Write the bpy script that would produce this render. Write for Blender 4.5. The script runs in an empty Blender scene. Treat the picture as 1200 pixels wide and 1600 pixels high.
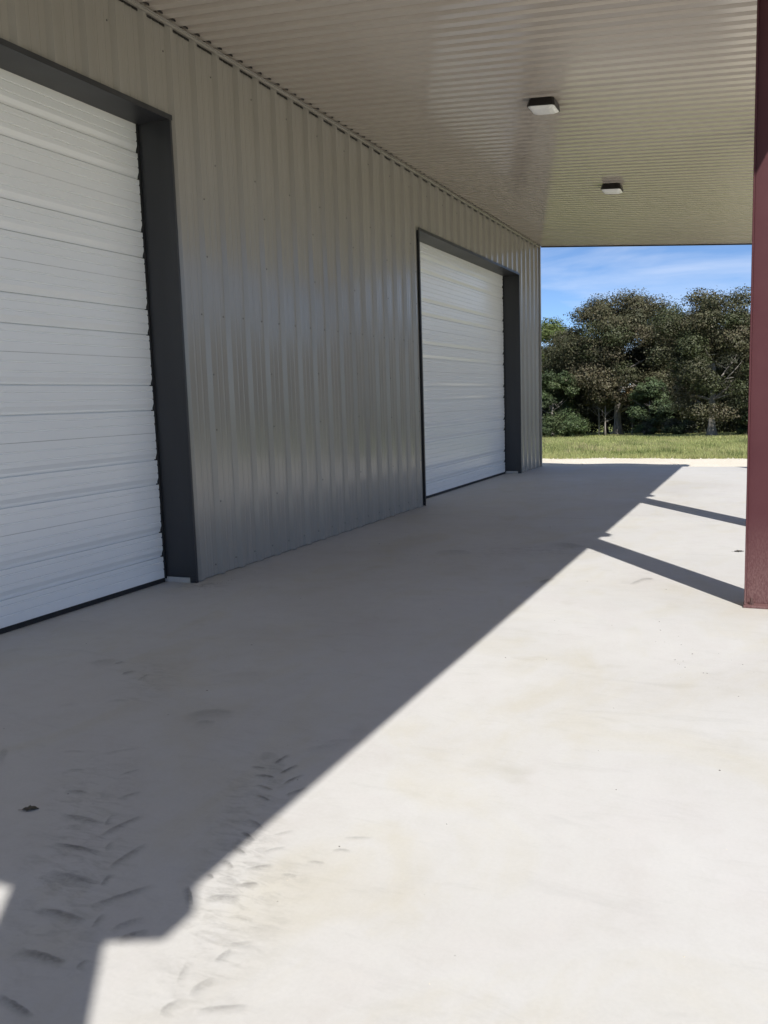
import bpy, bmesh, math, random
import numpy as np
from mathutils import Matrix, Vector

# ------------------------------------------------------------------ camera, sky, sun, exposure
scene = bpy.context.scene
CAM_POS = (4.294, 0.0, 1.435)
YAW, PITCH, ROLL = 0.42047, -0.12729, -0.03131
F_PX = 1363.0                                   # focal length in pixels of a 1600 pixel high picture
fw = Vector((-math.sin(YAW)*math.cos(PITCH), math.cos(YAW)*math.cos(PITCH), math.sin(PITCH)))
rt = Vector((math.cos(YAW), math.sin(YAW), 0.0)); up = rt.cross(fw)
rt2 = rt*math.cos(ROLL) + up*math.sin(ROLL); up2 = up*math.cos(ROLL) - rt*math.sin(ROLL)
cam_data = bpy.data.cameras.new('camera')
cam_data.sensor_fit = 'VERTICAL'; cam_data.sensor_height = 24.0; cam_data.sensor_width = 18.0
cam_data.lens = F_PX/1600.0*24.0
cam_data.clip_start = 0.05; cam_data.clip_end = 5000.0
cam = bpy.data.objects.new('camera', cam_data); scene.collection.objects.link(cam)
M = Matrix((rt2, up2, -fw)).transposed().to_4x4(); M.translation = Vector(CAM_POS)
cam.matrix_world = M
scene.camera = cam

SUN_A, SUN_B, SUN_C = 0.573, 0.819, 1.117       # towards the sun: (+A, -B, +C)
world = bpy.data.worlds.new('World'); scene.world = world; world.use_nodes = True
nt = world.node_tree; nt.nodes.clear()
out = nt.nodes.new('ShaderNodeOutputWorld'); bg = nt.nodes.new('ShaderNodeBackground')
sky = nt.nodes.new('ShaderNodeTexSky'); sky.sky_type = 'NISHITA'; sky.sun_disc = False
sky.sun_elevation = math.atan2(SUN_C, math.hypot(SUN_A, SUN_B))
sky.sun_rotation = math.radians(145.0)
sky.altitude = 0.0; sky.air_density = 0.55; sky.dust_density = 0.0; sky.ozone_density = 6.0
# thin streaks of high cloud over the whole sky
tc = nt.nodes.new('ShaderNodeTexCoord'); mp = nt.nodes.new('ShaderNodeMapping')
mp.inputs['Rotation'].default_value = (0.0, math.radians(14), math.radians(20)); mp.inputs['Scale'].default_value = (2.2, 2.2, 11.0)
nz = nt.nodes.new('ShaderNodeTexNoise'); nz.inputs['Scale'].default_value = 1.25; nz.inputs['Detail'].default_value = 7.0; nz.inputs['Roughness'].default_value = 0.55
nz.inputs['Distortion'].default_value = 0.5
rp = nt.nodes.new('ShaderNodeValToRGB'); rp.color_ramp.elements[0].position = 0.455; rp.color_ramp.elements[1].position = 0.70
rp.color_ramp.elements[0].color = (0, 0, 0, 1); rp.color_ramp.elements[1].color = (0.70, 0.70, 0.70, 1)
mx = nt.nodes.new('ShaderNodeMix'); mx.data_type = 'RGBA'
nt.links.new(tc.outputs['Generated'], mp.inputs['Vector']); nt.links.new(mp.outputs['Vector'], nz.inputs['Vector'])
nt.links.new(nz.outputs['Fac'], rp.inputs['Fac']); nt.links.new(rp.outputs['Color'], mx.inputs['Factor'])
nt.links.new(sky.outputs['Color'], mx.inputs[6]); mx.inputs[7].default_value = (6.4, 7.0, 8.2, 1)
nt.links.new(mx.outputs[2], bg.inputs['Color']); bg.inputs['Strength'].default_value = 0.105
nt.links.new(bg.outputs['Background'], out.inputs['Surface'])

sl = bpy.data.lights.new('sun', 'SUN'); sl.energy = 5.0; sl.angle = math.radians(0.53); sl.color = (1.0, 0.965, 0.91)
sun = bpy.data.objects.new('sun', sl); scene.collection.objects.link(sun)
sun.rotation_euler = Vector((-SUN_A, SUN_B, -SUN_C)).to_track_quat('-Z', 'Y').to_euler()
sun.location = (30, -40, 60)

scene.render.engine = 'CYCLES'
scene.render.resolution_x = 768; scene.render.resolution_y = 1024
vs = scene.view_settings
vs.view_transform = 'Standard'; vs.look = 'None'; vs.gamma = 1.0; vs.use_curve_mapping = False; vs.exposure = 0.36
scene.cycles.max_bounces = 10; scene.cycles.diffuse_bounces = 6; scene.cycles.transparent_max_bounces = 12

# ------------------------------------------------------------------ helpers
rng = np.random.default_rng(7); random.seed(7)
COL = scene.collection.objects

def mesh_obj(name, verts, faces, mat=None, parent=None, smooth=False):
    me = bpy.data.meshes.new(name); me.from_pydata([tuple(map(float, v)) for v in verts], [], [tuple(f) for f in faces]); me.update()
    if smooth: me.polygons.foreach_set('use_smooth', [True]*len(me.polygons))
    o = bpy.data.objects.new(name, me); COL.link(o)
    if mat: me.materials.append(mat)
    if parent: o.parent = parent
    return o

def tag(o, label=None, cat=None, group=None, kind=None):
    for k, v in (('label', label), ('category', cat), ('group', group), ('kind', kind)):
        if v: o[k] = v
    return o

def empty(name, loc=(0, 0, 0)):
    o = bpy.data.objects.new(name, None); COL.link(o); o.location = loc; o.empty_display_size = 0.2
    return o

class MB:
    def __init__(s): s.v = []; s.f = []
    def add(s, v, f):
        n = len(s.v); s.v += [tuple(q) for q in v]; s.f += [tuple(n+i for i in q) for q in f]
    def box(s, x0, x1, y0, y1, z0, z1):
        s.add([(x0,y0,z0),(x1,y0,z0),(x1,y1,z0),(x0,y1,z0),(x0,y0,z1),(x1,y0,z1),(x1,y1,z1),(x0,y1,z1)],
              [(0,3,2,1),(4,5,6,7),(0,1,5,4),(1,2,6,5),(2,3,7,6),(3,0,4,7)])
    def tube(s, pts, rad, n=8):
        pts = [Vector(p) for p in pts]; rings = []
        for i, p in enumerate(pts):
            d = (pts[min(i+1, len(pts)-1)] - pts[max(i-1, 0)]).normalized()
            a = d.cross(Vector((0.3, 1, 0.1))).normalized(); b = d.cross(a)
            rings.append([p + (a*math.cos(t*2*math.pi/n) + b*math.sin(t*2*math.pi/n))*rad[i] for t in range(n)])
        base = len(s.v)
        for r in rings: s.v += [tuple(q) for q in r]
        for i in range(len(rings)-1):
            for k in range(n):
                s.f.append((base+i*n+k, base+i*n+(k+1) % n, base+(i+1)*n+(k+1) % n, base+(i+1)*n+k))
        s.f.append(tuple(base+k for k in range(n))[::-1]); s.f.append(tuple(base+(len(rings)-1)*n+k for k in range(n)))
    def build(s, name, mat, parent=None, smooth=False):
        return mesh_obj(name, s.v, s.f, mat, parent, smooth)

def bevel(o, w=0.004, seg=2):
    m = o.modifiers.new('bevel', 'BEVEL'); m.width = w; m.segments = seg; m.limit_method = 'ANGLE'; m.angle_limit = math.radians(40)
    return o

# ------------------------------------------------------------------ materials
class NM:
    """small node helper"""
    def __init__(s, name):
        s.m = bpy.data.materials.new(name); s.m.use_nodes = True; s.t = s.m.node_tree
        s.b = s.t.nodes['Principled BSDF']; s.o = s.t.nodes['Material Output']
    def n(s, typ, **kw):
        q = s.t.nodes.new(typ)
        for k, v in kw.items():
            if k in q.inputs: q.inputs[k].default_value = v
            else: setattr(q, k, v)
        return q
    def l(s, a, b): s.t.links.new(a, b)
    def coord(s, scale=(1, 1, 1), kind='Object'):
        c = s.n('ShaderNodeTexCoord'); m = s.n('ShaderNodeMapping'); m.inputs['Scale'].default_value = scale
        if kind == 'World':
            g = s.n('ShaderNodeNewGeometry'); s.l(g.outputs['Position'], m.inputs['Vector'])
        else: s.l(c.outputs[kind], m.inputs['Vector'])
        return m.outputs['Vector']
    def noise(s, vec, scale, detail=4, rough=0.55, dist=0.0):
        q = s.n('ShaderNodeTexNoise'); q.inputs['Scale'].default_value = scale; q.inputs['Detail'].default_value = detail
        q.inputs['Roughness'].default_value = rough; q.inputs['Distortion'].default_value = dist
        s.l(vec, q.inputs['Vector']); return q.outputs['Fac']
    def ramp(s, fac, stops):
        q = s.n('ShaderNodeValToRGB'); e = q.color_ramp.elements
        while len(e) > 1: e.remove(e[0])
        e[0].position = stops[0][0]; e[0].color = (*stops[0][1], 1)
        for p, c in stops[1:]:
            k = e.new(p); k.color = (*c, 1)
        s.l(fac, q.inputs['Fac']); return q.outputs['Color']
    def mix(s, fac, a, b, mode='MIX'):
        q = s.n('ShaderNodeMix', data_type='RGBA', blend_type=mode)
        for sock, v in ((q.inputs['Factor'], fac), (q.inputs[6], a), (q.inputs[7], b)):
            if hasattr(v, 'default_value'): s.l(v, sock)
            elif isinstance(v, (int, float)): sock.default_value = v
            else: sock.default_value = (*v, 1)
        return q.outputs[2]
    def math(s, op, a, b=0.0):
        q = s.n('ShaderNodeMath', operation=op)
        for i, v in enumerate((a, b)):
            if hasattr(v, 'default_value'): s.l(v, q.inputs[i])
            else: q.inputs[i].default_value = v
        return q.outputs[0]
    def bump(s, h, strength=0.3, dist=0.01, prev=None):
        q = s.n('ShaderNodeBump'); q.inputs['Strength'].default_value = strength; q.inputs['Distance'].default_value = dist
        s.l(h, q.inputs['Height'])
        if prev is not None: s.l(prev, q.inputs['Normal'])
        s.l(q.outputs['Normal'], s.b.inputs['Normal']); return q.outputs['Normal']
    def col(s, c):
        if hasattr(c, 'default_value'): s.l(c, s.b.inputs['Base Color'])
        else: s.b.inputs['Base Color'].default_value = (*c, 1)

def g3(v): return (v, v, v)

def painted_steel(name, c, rough=0.34, dirt=0.12, wave=0.25, spec=0.5, streak=(2.5, 2.5, 0.25), coat=0.0):
    k = NM(name); w = k.coord(kind='World'); ws = k.coord(streak, kind='World')
    d = k.ramp(k.noise(ws, 2.0, 2), [(0.3, g3(1.0-dirt)), (0.7, g3(1.0+dirt*0.4))])
    d2 = k.ramp(k.noise(w, 0.6, 2), [(0.3, g3(1.0-dirt*0.6)), (0.7, g3(1.0))])
    k.col(k.mix(1.0, k.mix(1.0, c, d, 'MULTIPLY'), d2, 'MULTIPLY'))
    r = k.ramp(k.noise(w, 0.8, 2), [(0.3, g3(rough-0.03)), (0.7, g3(rough+0.04))]); k.l(r, k.b.inputs['Roughness'])
    k.b.inputs['Specular IOR Level'].default_value = spec
    k.b.inputs['Coat Weight'].default_value = coat; k.b.inputs['Coat Roughness'].default_value = rough*0.8; k.b.inputs['Coat IOR'].default_value = 1.6
    k.bump(k.noise(w, 1.7, 2), wave, 0.02)
    return k.m

M_WALL = painted_steel('panel_paint', (0.318, 0.299, 0.268), rough=0.16, dirt=0.05, wave=0.05, spec=0.6)
M_CEIL = painted_steel('ceiling_paint', (0.50, 0.447, 0.388), rough=0.17, dirt=0.03, wave=0.02, spec=0.7, coat=0.45, streak=(0.3, 2.5, 2.5))
M_TRIM = painted_steel('charcoal_trim', (0.036, 0.037, 0.041), rough=0.42, dirt=0.2, wave=0.1)
M_DARK = painted_steel('dark_bronze', (0.03, 0.028, 0.027), rough=0.45, wave=0.1)
M_ROOF = painted_steel('roof_paint', (0.5, 0.5, 0.5), rough=0.4)
M_SEAL = painted_steel('black_rubber', (0.012, 0.012, 0.013), rough=0.6, wave=0.05)

def door_paint():
    k = NM('white_door_paint'); w = k.coord(kind='World'); ws = k.coord((3, 1.2, 3), kind='World')
    k.col(k.ramp(k.noise(ws, 0.5, 0), [(0.3, (0.845, 0.845, 0.835)), (0.7, (0.86, 0.86, 0.848))]))
    k.l(k.ramp(k.noise(w, 0.6, 0), [(0.3, g3(0.22)), (0.7, g3(0.26))]), k.b.inputs['Roughness'])
    return k.m
M_DOOR = door_paint()

def concrete():
    k = NM('pale_concrete'); w = k.coord(kind='World')
    a = k.ramp(k.noise(w, 0.55, 6, 0.6, 0.6), [(0.28, (0.47, 0.455, 0.43)), (0.5, (0.505, 0.497, 0.48)), (0.75, (0.53, 0.525, 0.515))])
    # creamy, faintly green and pinkish clouds left by trowelling
    b = k.ramp(k.noise(k.coord((1, 0.55, 1), kind='World'), 1.7, 5, 0.6, 1.2), [(0.3, (0.97, 0.95, 0.89)), (0.5, (1, 1, 1)), (0.72, (0.985, 0.97, 0.975))])
    c = k.mix(1.0, a, b, 'MULTIPLY')
    sw = k.ramp(k.noise(k.coord((1.3, 4.5, 1), kind='World'), 1.6, 6, 0.65, 1.5), [(0.55, g3(1.0)), (0.72, g3(0.93)), (0.8, g3(0.88))])
    c = k.mix(1.0, c, sw, 'MULTIPLY')
    st = k.ramp(k.noise(w, 2.1, 3, 0.5, 0.4), [(0.66, g3(1.0)), (0.76, (0.9, 0.89, 0.86))])
    c = k.mix(1.0, c, st, 'MULTIPLY')
    fine = k.ramp(k.noise(w, 70.0, 3, 0.7), [(0.2, g3(0.955)), (0.8, g3(1.03))])
    c = k.mix(1.0, c, fine, 'MULTIPLY')
    md = k.ramp(k.noise(w, 7.0, 6, 0.7, 0.3), [(0.25, (0.955, 0.95, 0.935)), (0.55, g3(1.0)), (0.8, (1.02, 1.015, 1.0))])
    c = k.mix(1.0, c, md, 'MULTIPLY')
    vp = k.n('ShaderNodeTexVoronoi'); vp.inputs['Scale'].default_value = 9.0; k.l(w, vp.inputs['Vector'])
    pit = k.ramp(vp.outputs['Distance'], [(0.018, g3(0.72)), (0.035, g3(1.0))])
    c = k.mix(k.ramp(k.noise(w, 1.3, 2), [(0.5, g3(0.0)), (0.6, g3(1.0))]), c, k.mix(1.0, c, pit, 'MULTIPLY'))
    k.col(c)
    k.l(k.ramp(k.noise(w, 1.1, 4), [(0.3, g3(0.52)), (0.7, g3(0.75))]), k.b.inputs['Roughness'])
    k.b.inputs['Specular IOR Level'].default_value = 0.3
    n1 = k.bump(k.noise(w, 6.0, 5, 0.6), 0.10, 0.006)
    k.bump(k.noise(w, 190.0, 3), 0.10, 0.002, n1)
    return k.m
M_CONC = concrete()

def gravel():
    k = NM('crushed_limestone'); w = k.coord(kind='World')
    v = k.n('ShaderNodeTexVoronoi'); v.inputs['Scale'].default_value = 42.0; k.l(w, v.inputs['Vector'])
    c = k.ramp(v.outputs['Color'], [(0.0, (0.54, 0.49, 0.40)), (0.5, (0.63, 0.58, 0.485)), (1.0, (0.70, 0.65, 0.56))])
    d = k.ramp(k.noise(w, 0.8, 5), [(0.3, (0.94, 0.92, 0.88)), (0.65, (1, 1, 1))])
    k.col(k.mix(1.0, c, d, 'MULTIPLY')); k.b.inputs['Roughness'].default_value = 0.95
    n1 = k.bump(v.outputs['Distance'], 0.35, 0.012); k.bump(k.noise(w, 5.0, 4), 0.25, 0.04, n1)
    return k.m
M_GRAVEL = gravel()

def turf():
    k = NM('field_soil_and_grass'); w = k.coord(kind='World')
    c = k.ramp(k.noise(w, 0.35, 6, 0.6), [(0.3, (0.27, 0.29, 0.11)), (0.55, (0.26, 0.30, 0.10)), (0.75, (0.34, 0.33, 0.15))])
    d = k.ramp(k.noise(w, 9.0, 4, 0.7), [(0.3, g3(0.55)), (0.7, g3(1.1))])
    k.col(k.mix(1.0, c, d, 'MULTIPLY')); k.b.inputs['Roughness'].default_value = 1.0; k.b.inputs['Specular IOR Level'].default_value = 0.1
    k.bump(k.noise(w, 14.0, 4, 0.7), 1.0, 0.08)
    return k.m
M_TURF = turf()

def tint_leaf(name, trans=0.3, rough=0.55):
    k = NM(name); a = k.n('ShaderNodeAttribute', attribute_name='tint'); k.col(a.outputs['Color'])
    k.b.inputs['Roughness'].default_value = rough; k.b.inputs['Specular IOR Level'].default_value = 0.25
    tr = k.n('ShaderNodeBsdfTranslucent'); k.l(a.outputs['Color'], tr.inputs['Color'])
    ms = k.n('ShaderNodeMixShader'); ms.inputs['Fac'].default_value = trans
    k.l(k.b.outputs['BSDF'], ms.inputs[1]); k.l(tr.outputs['BSDF'], ms.inputs[2]); k.l(ms.outputs['Shader'], k.o.inputs['Surface'])
    return k.m
M_LEAF = tint_leaf('foliage', 0.18); M_BLADE = tint_leaf('grass_blades', 0.35, 0.6)

def bark():
    k = NM('pale_bark'); w = k.coord((1, 1, 0.25), kind='World')
    k.col(k.ramp(k.noise(w, 9.0, 6, 0.7), [(0.3, (0.12, 0.105, 0.09)), (0.6, (0.32, 0.29, 0.26)), (0.8, (0.48, 0.45, 0.41))]))
    k.b.inputs['Roughness'].default_value = 0.9; k.bump(k.noise(w, 14.0, 5), 0.8, 0.03)
    return k.m
M_BARK = bark()

def red_steel():
    k = NM('red_oxide_primer'); w = k.coord(kind='World')
    base = k.ramp(k.noise(w, 4.0, 5), [(0.3, (0.068, 0.020, 0.024)), (0.7, (0.078, 0.025, 0.029))])
    g = k.n('ShaderNodeSeparateXYZ'); k.l(w, g.inputs[0])
    # pale concrete dust splashed on the foot of the post
    low = k.n('ShaderNodeMapRange'); low.inputs['From Min'].default_value = 0.62; low.inputs['From Max'].default_value = 0.05
    k.l(g.outputs['Z'], low.inputs['Value'])
    sp = k.noise(k.coord((1, 1, 0.35), kind='World'), 160.0, 3, 0.7)
    k.b.inputs['Specular IOR Level'].default_value = 0.3
    m = k.math('MULTIPLY', low.outputs['Result'], k.ramp(sp, [(0.4, g3(0.18)), (0.65, g3(0.55))]))
    k.col(k.mix(m, base, (0.26, 0.17, 0.155)))
    k.l(k.ramp(k.noise(w, 7.0, 4), [(0.3, g3(0.45)), (0.7, g3(0.6))]), k.b.inputs['Roughness'])
    n1 = k.bump(k.noise(w, 3.0, 2), 0.1, 0.01); k.bump(k.noise(w, 160.0, 2), 0.1, 0.001, n1)
    return k.m
M_RED = red_steel()

def simple(name, c, rough=0.5, metal=0.0):
    k = NM(name); w = k.coord(kind='World')
    k.col(k.mix(1.0, c, k.ramp(k.noise(w, 12.0, 4), [(0.3, g3(0.85)), (0.7, g3(1.05))]), 'MULTIPLY'))
    k.b.inputs['Roughness'].default_value = rough; k.b.inputs['Metallic'].default_value = metal
    return k.m
M_BOLT = simple('dusty_bolt', (0.12, 0.07, 0.065), 0.6, 0.3)
M_SCREW = simple('screw_washer', (0.10, 0.095, 0.085), 0.6)
M_BLACK = simple('black_housing', (0.014, 0.012, 0.012), 0.4)
M_STONE = simple('stone_chip', (0.60, 0.55, 0.46), 0.9)
M_CHIP = simple('dark_debris', (0.11, 0.10, 0.09), 0.9)
M_DRY = simple('dry_leaf_brown', (0.06, 0.05, 0.035), 0.8)
M_JOINT = simple('joint_filler', (0.40, 0.385, 0.36), 0.9)
def lens():
    k = NM('prismatic_lens'); w = k.coord(kind='World')
    k.col(k.ramp(k.noise(w, 14.0, 3), [(0.3, (0.87, 0.87, 0.85)), (0.7, (0.94, 0.94, 0.92))]))
    k.b.inputs['Roughness'].default_value = 0.3
    v = k.n('ShaderNodeTexVoronoi'); v.inputs['Scale'].default_value = 120.0; k.l(w, v.inputs['Vector'])
    k.bump(v.outputs['Distance'], 0.3, 0.003); k.b.inputs['Subsurface Weight'].default_value = 0.0
    return k.m
M_LENS = lens()

def smear():
    k = NM('tyre_dirt'); c = k.n('ShaderNodeTexCoord'); s = k.n('ShaderNodeSeparateXYZ'); k.l(c.outputs['UV'], s.inputs[0])
    def edge(ch, p):
        t = k.math('ABSOLUTE', k.math('SUBTRACT', k.math('MULTIPLY', s.outputs[ch], 2.0), 1.0))
        return k.math('SUBTRACT', 1.0, k.math('POWER', t, p))
    mask = k.math('MULTIPLY', edge('X', 2.5), edge('Y', 1.6))
    # one long side of each smear is crisper than the other
    mask = k.math('MULTIPLY', k.math('MULTIPLY', edge('X', 2.5), k.math('SUBTRACT', 1.0, k.math('POWER', s.outputs['Y'], 9.0))), k.math('ADD', k.math('MULTIPLY', k.math('POWER', s.outputs['Y'], 1.6), 1.0), 0.0))
    w = k.coord(kind='World')
    n1 = k.ramp(k.noise(w, 55.0, 5, 0.75), [(0.3, g3(0.45)), (0.6, g3(1.0))])
    at = k.n('ShaderNodeAttribute', attribute_name='strength', attribute_type='OBJECT')
    al = k.math('MULTIPLY', k.math('MULTIPLY', mask, n1), at.outputs['Fac'])
    k.col(k.ramp(k.noise(w, 6.0, 3), [(0.35, (0.10, 0.10, 0.10)), (0.65, (0.15, 0.14, 0.125))])); k.b.inputs['Roughness'].default_value = 0.85
    k.b.inputs['Specular IOR Level'].default_value = 0.1
    k.l(al, k.b.inputs['Alpha'])
    return k.m
M_SMEAR = smear()
def dust():
    k = NM('tyre_dust'); c = k.n('ShaderNodeTexCoord'); s = k.n('ShaderNodeSeparateXYZ'); k.l(c.outputs['UV'], s.inputs[0])
    def edge(ch):
        t = k.math('ABSOLUTE', k.math('SUBTRACT', k.math('MULTIPLY', s.outputs[ch], 2.0), 1.0))
        return k.math('SUBTRACT', 1.0, k.math('POWER', t, 2.0))
    w = k.coord(kind='World')
    n1 = k.ramp(k.noise(k.coord((1, 2.6, 1), kind='World'), 11.0, 6, 0.65, 0.8), [(0.46, g3(0.0)), (0.66, g3(1.0))])
    n2 = k.ramp(k.noise(w, 60.0, 4, 0.7), [(0.3, g3(0.5)), (0.6, g3(1.0))])
    at = k.n('ShaderNodeAttribute', attribute_name='strength', attribute_type='OBJECT')
    al = k.math('MULTIPLY', k.math('MULTIPLY', k.math('MULTIPLY', edge('X'), edge('Y')), k.math('MULTIPLY', n1, n2)), at.outputs['Fac'])
    k.col((0.16, 0.145, 0.12)); k.b.inputs['Roughness'].default_value = 0.9; k.b.inputs['Specular IOR Level'].default_value = 0.1
    k.l(al, k.b.inputs['Alpha']); return k.m
M_DUST = dust()

# ------------------------------------------------------------------ terrain and paving
H = 4.351; SL = -0.0838                         # ceiling height at the wall, fall per metre towards the eave
Y0, Y1 = -1.10, 17.49                           # building ends
GZ = -0.22                                      # yard level below the slab

def terr(x, y):
    d = np.maximum(0, y-23.0)
    z = GZ-0.006 - np.minimum(d, 45)*0.0325 - np.clip(d-45, 0, 60)*0.01
    return z + 0.05*np.sin(x*0.35+1.3)*np.sin(y*0.27)*np.clip((y-24)/8, 0, 1)

gx = np.concatenate([np.linspace(-900, -45, 12), np.linspace(-40, 40, 81), np.linspace(45, 900, 12)])
gy = np.concatenate([np.linspace(-600, -30, 8), np.linspace(-25, 20, 10), np.linspace(21, 80, 80), np.linspace(90, 1600, 22)])
GX, GY = np.meshgrid(gx, gy, indexing='ij'); GZZ = terr(GX, GY)
vv = np.stack([GX, GY, GZZ], -1).reshape(-1, 3); ny = len(gy)
ff = [(i*ny+j, (i+1)*ny+j, (i+1)*ny+j+1, i*ny+j+1) for i in range(len(gx)-1) for j in range(ny-1)]
tag(mesh_obj('ground', vv, ff, M_TURF, smooth=True), kind='structure')

def gravel_edge(x): return 22.75 + 0.035*(-x) + 0.10*math.sin(x*1.7) + 0.07*math.sin(x*4.1+1) + 0.05*math.sin(x*9.3)
xs = np.arange(-24, 16.01, 0.2); gv = []; gf = []
rows = [-16, -5, 6, 17.4, 19.5, 21, 22.2]
for i, x in enumerate(xs):
    for y in rows: gv.append((x, y, GZ+0.012*(1+math.sin(x*3.1+y*2))*(1 if y > 17.6 else 0)))
    gv.append((x, gravel_edge(x), GZ-0.001)); gv.append((x, gravel_edge(x)+0.12, GZ-0.03))
k = len(rows)+2
for i in range(len(xs)-1):
    for j in range(k-1): gf.append((i*k+j, (i+1)*k+j, (i+1)*k+j+1, i*k+j+1))
tag(mesh_obj('gravel_yard', gv, gf, M_GRAVEL, smooth=True), kind='structure')

mb = MB(); mb.box(-12.0, 5.05, -5.0, Y1+0.06, -0.60, 0.0)
slab = tag(bevel(mb.build('concrete_slab', M_CONC), 0.012, 2), kind='structure')

mb = MB(); mb.box(0.0, 5.04, 10.118, 10.1215, -0.02, 0.0006); mb.build('saw_joint', M_JOINT, slab)
# loose limestone on the yard, only the strip beyond the slab is in view
def chips(name, pts, smin, smax, mat, flat=0.6, parent=None):
    v = []; f = []
    for (x, y, z) in pts:
        s = random.uniform(smin, smax); a = random.uniform(0, 6.28); n = 5; b = len(v); sk = random.uniform(-1.2, 1.2)
        for q in range(n):
            r = s*random.uniform(0.7, 1.15); t = a+q*2*math.pi/n
            v.append((x+r*math.cos(t)*1.2+sk*r*math.sin(t), y+r*math.sin(t), z-0.001))
        v.append((x+random.uniform(-.3, .3)*s, y+random.uniform(-.3, .3)*s, z+s*flat*random.uniform(0.6, 1.3)))
        for q in range(n): f.append((b+q, b+(q+1) % n, b+n))
    return mesh_obj(name, v, f, mat, parent)
pts = []
for _ in range(2600):
    x = random.uniform(-7, 11); y = random.uniform(19.0, 23.1)
    if y < gravel_edge(x)+0.15: pts.append((x, y, GZ+0.006))
tag(chips('gravel_stones', pts, 0.010, 0.028, M_STONE, 0.6), 'scattered pale limestone stones on the gravel strip beyond the slab', 'gravel', kind='stuff')

# ------------------------------------------------------------------ metal building
bld = tag(empty('metal_building', (0, 0, 0)), 'tan ribbed metal building wall with two white overhead doors and charcoal door trim', 'building')
PITCH_R = 0.309; RIB0 = 5.545; PAN = -0.012; CREST = 0.022
DOORS = [(0.835, 5.755), (10.95, 15.87)]; DZ = 3.62; DX = -0.275

def wall_pts(ya, yb):
    """profile of the ribbed wall sheet between two positions along the wall"""
    pts = []
    k0 = math.floor((ya-RIB0)/PITCH_R)-1; k1 = math.ceil((yb-RIB0)/PITCH_R)+1
    for k in range(k0, k1+1):
        c = RIB0+k*PITCH_R
        pts += [(c-0.046, PAN), (c-0.017, CREST), (c+0.017, CREST), (c+0.046, PAN)]
        for m in (0.115, 0.194):                 # two small stiffening ribs in each pan
            pts += [(c+m-0.014, PAN), (c+m-0.006, PAN+0.004), (c+m+0.006, PAN+0.004), (c+m+0.014, PAN)]
    def at(y):
        for (a, p), (b, q) in zip(pts, pts[1:]):
            if a <= y <= b: return p+(q-p)*(y-a)/max(1e-9, b-a)
        return PAN
    return [(ya, at(ya))]+[q for q in pts if ya+1e-4 < q[0] < yb-1e-4]+[(yb, at(yb))]

def wall_sheet(ya, yb, z0, z1):
    P = wall_pts(ya, yb); v = []; f = []
    zs = [z0, z1]
    for (y, x) in P:
        for z in zs: v.append((x, y, z))
    for i in range(len(P)-1): f.append((i*2, (i+1)*2, (i+1)*2+1, i*2+1))
    return mesh_obj('wall_panel', v, f, M_WALL, bld)

seams = [Y0]
y = RIB0-PITCH_R*21-0.03
while y < Y1:
    if y > Y0+0.1: seams.append(y)
    y += 3*PITCH_R
seams.append(Y1)
for a, b in zip(seams, seams[1:]):
    cuts = sorted({a, b, *[c for d in DOORS for c in d if a < c < b]})
    for p, q in zip(cuts, cuts[1:]):
        mid = (p+q)/2; over = any(d[0] < mid < d[1] for d in DOORS)
        wall_sheet(p, q, DZ+0.004 if over else 0.006, H+0.02)

# fasteners: a row on every girt, lap screws up the seams
def screw_pts():
    P = []
    def ok(y, z): return not any(d[0]-0.05 < y < d[1]+0.05 and z < DZ+0.06 for d in DOORS)
    k = -22
    while True:
        y = RIB0+k*PITCH_R-0.074; k += 1
        if y > Y1-0.12: break
        if y < Y0: continue
        for z in (0.10, 2.185):
            if ok(y, z): P.append((PAN, y, z+random.uniform(-.006, .006)))
        if k % 2 == 0:
            for z in (3.42, 4.12):
                if ok(y, z): P.append((PAN, y, z))
        if k % 3 == 0:
            for z in (0.62, 1.25, 1.72, 2.65, 3.1):
                if ok(y, z): P.append((CREST, y+0.074, z+random.uniform(-.03, .03)))
    return P
mb = MB()
for (x, y, z) in screw_pts():
    n = 6; r = 0.0085; b = len(mb.v)
    mb.v += [(x+0.0005, y+r*math.cos(t*math.pi/3), z+r*math.sin(t*math.pi/3)) for t in range(n)] + [(x+0.008, y, z)]
    mb.f += [(b+t, b+(t+1) % n, b+n) for t in range(n)]
tag(mb.build('wall_screws', M_SCREW, bld), kind='stuff')

# corner trim, base trim, trim under the ceiling
mb = MB(); mb.box(-0.10, 0.034, Y1-0.045, Y1+0.004, 0.004, H+0.02); bevel(mb.build('corner_trim', M_WALL, bld), 0.003)
for a, b in ((Y0, DOORS[0][0]-.04), (DOORS[0][1]+.035, DOORS[1][0]-.04), (DOORS[1][1]+.035, Y1-.05)):
    mb = MB(); mb.box(-0.06, -0.020, a, b, 0.0, 0.03); mb.build('base_trim', M_DARK, bld)
mb = MB(); mb.box(PAN-0.02, PAN+0.004, Y0, Y1-0.05, H-0.047, H-0.030); mb.build('gap_shade_strip', M_DARK, bld)  # dark strip paints the shade of the gap between trim and wall pans
mb = MB(); mb.box(0.048, 0.058, Y0, Y1-0.05, H-0.001, H+0.011); mb.build('gap_shade_strip', M_DARK, bld)  # dark strip stands in for shade inside the ceiling rib recesses
mb = MB(); mb.box(0.024, 0.027, Y0, Y1-0.05, H-0.040, H-0.022); mb.box(0.024, 0.046, Y0, Y1-0.05, H-0.022, H-0.018)
mb.build('ceiling_angle_trim', M_WALL, bld)

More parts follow.
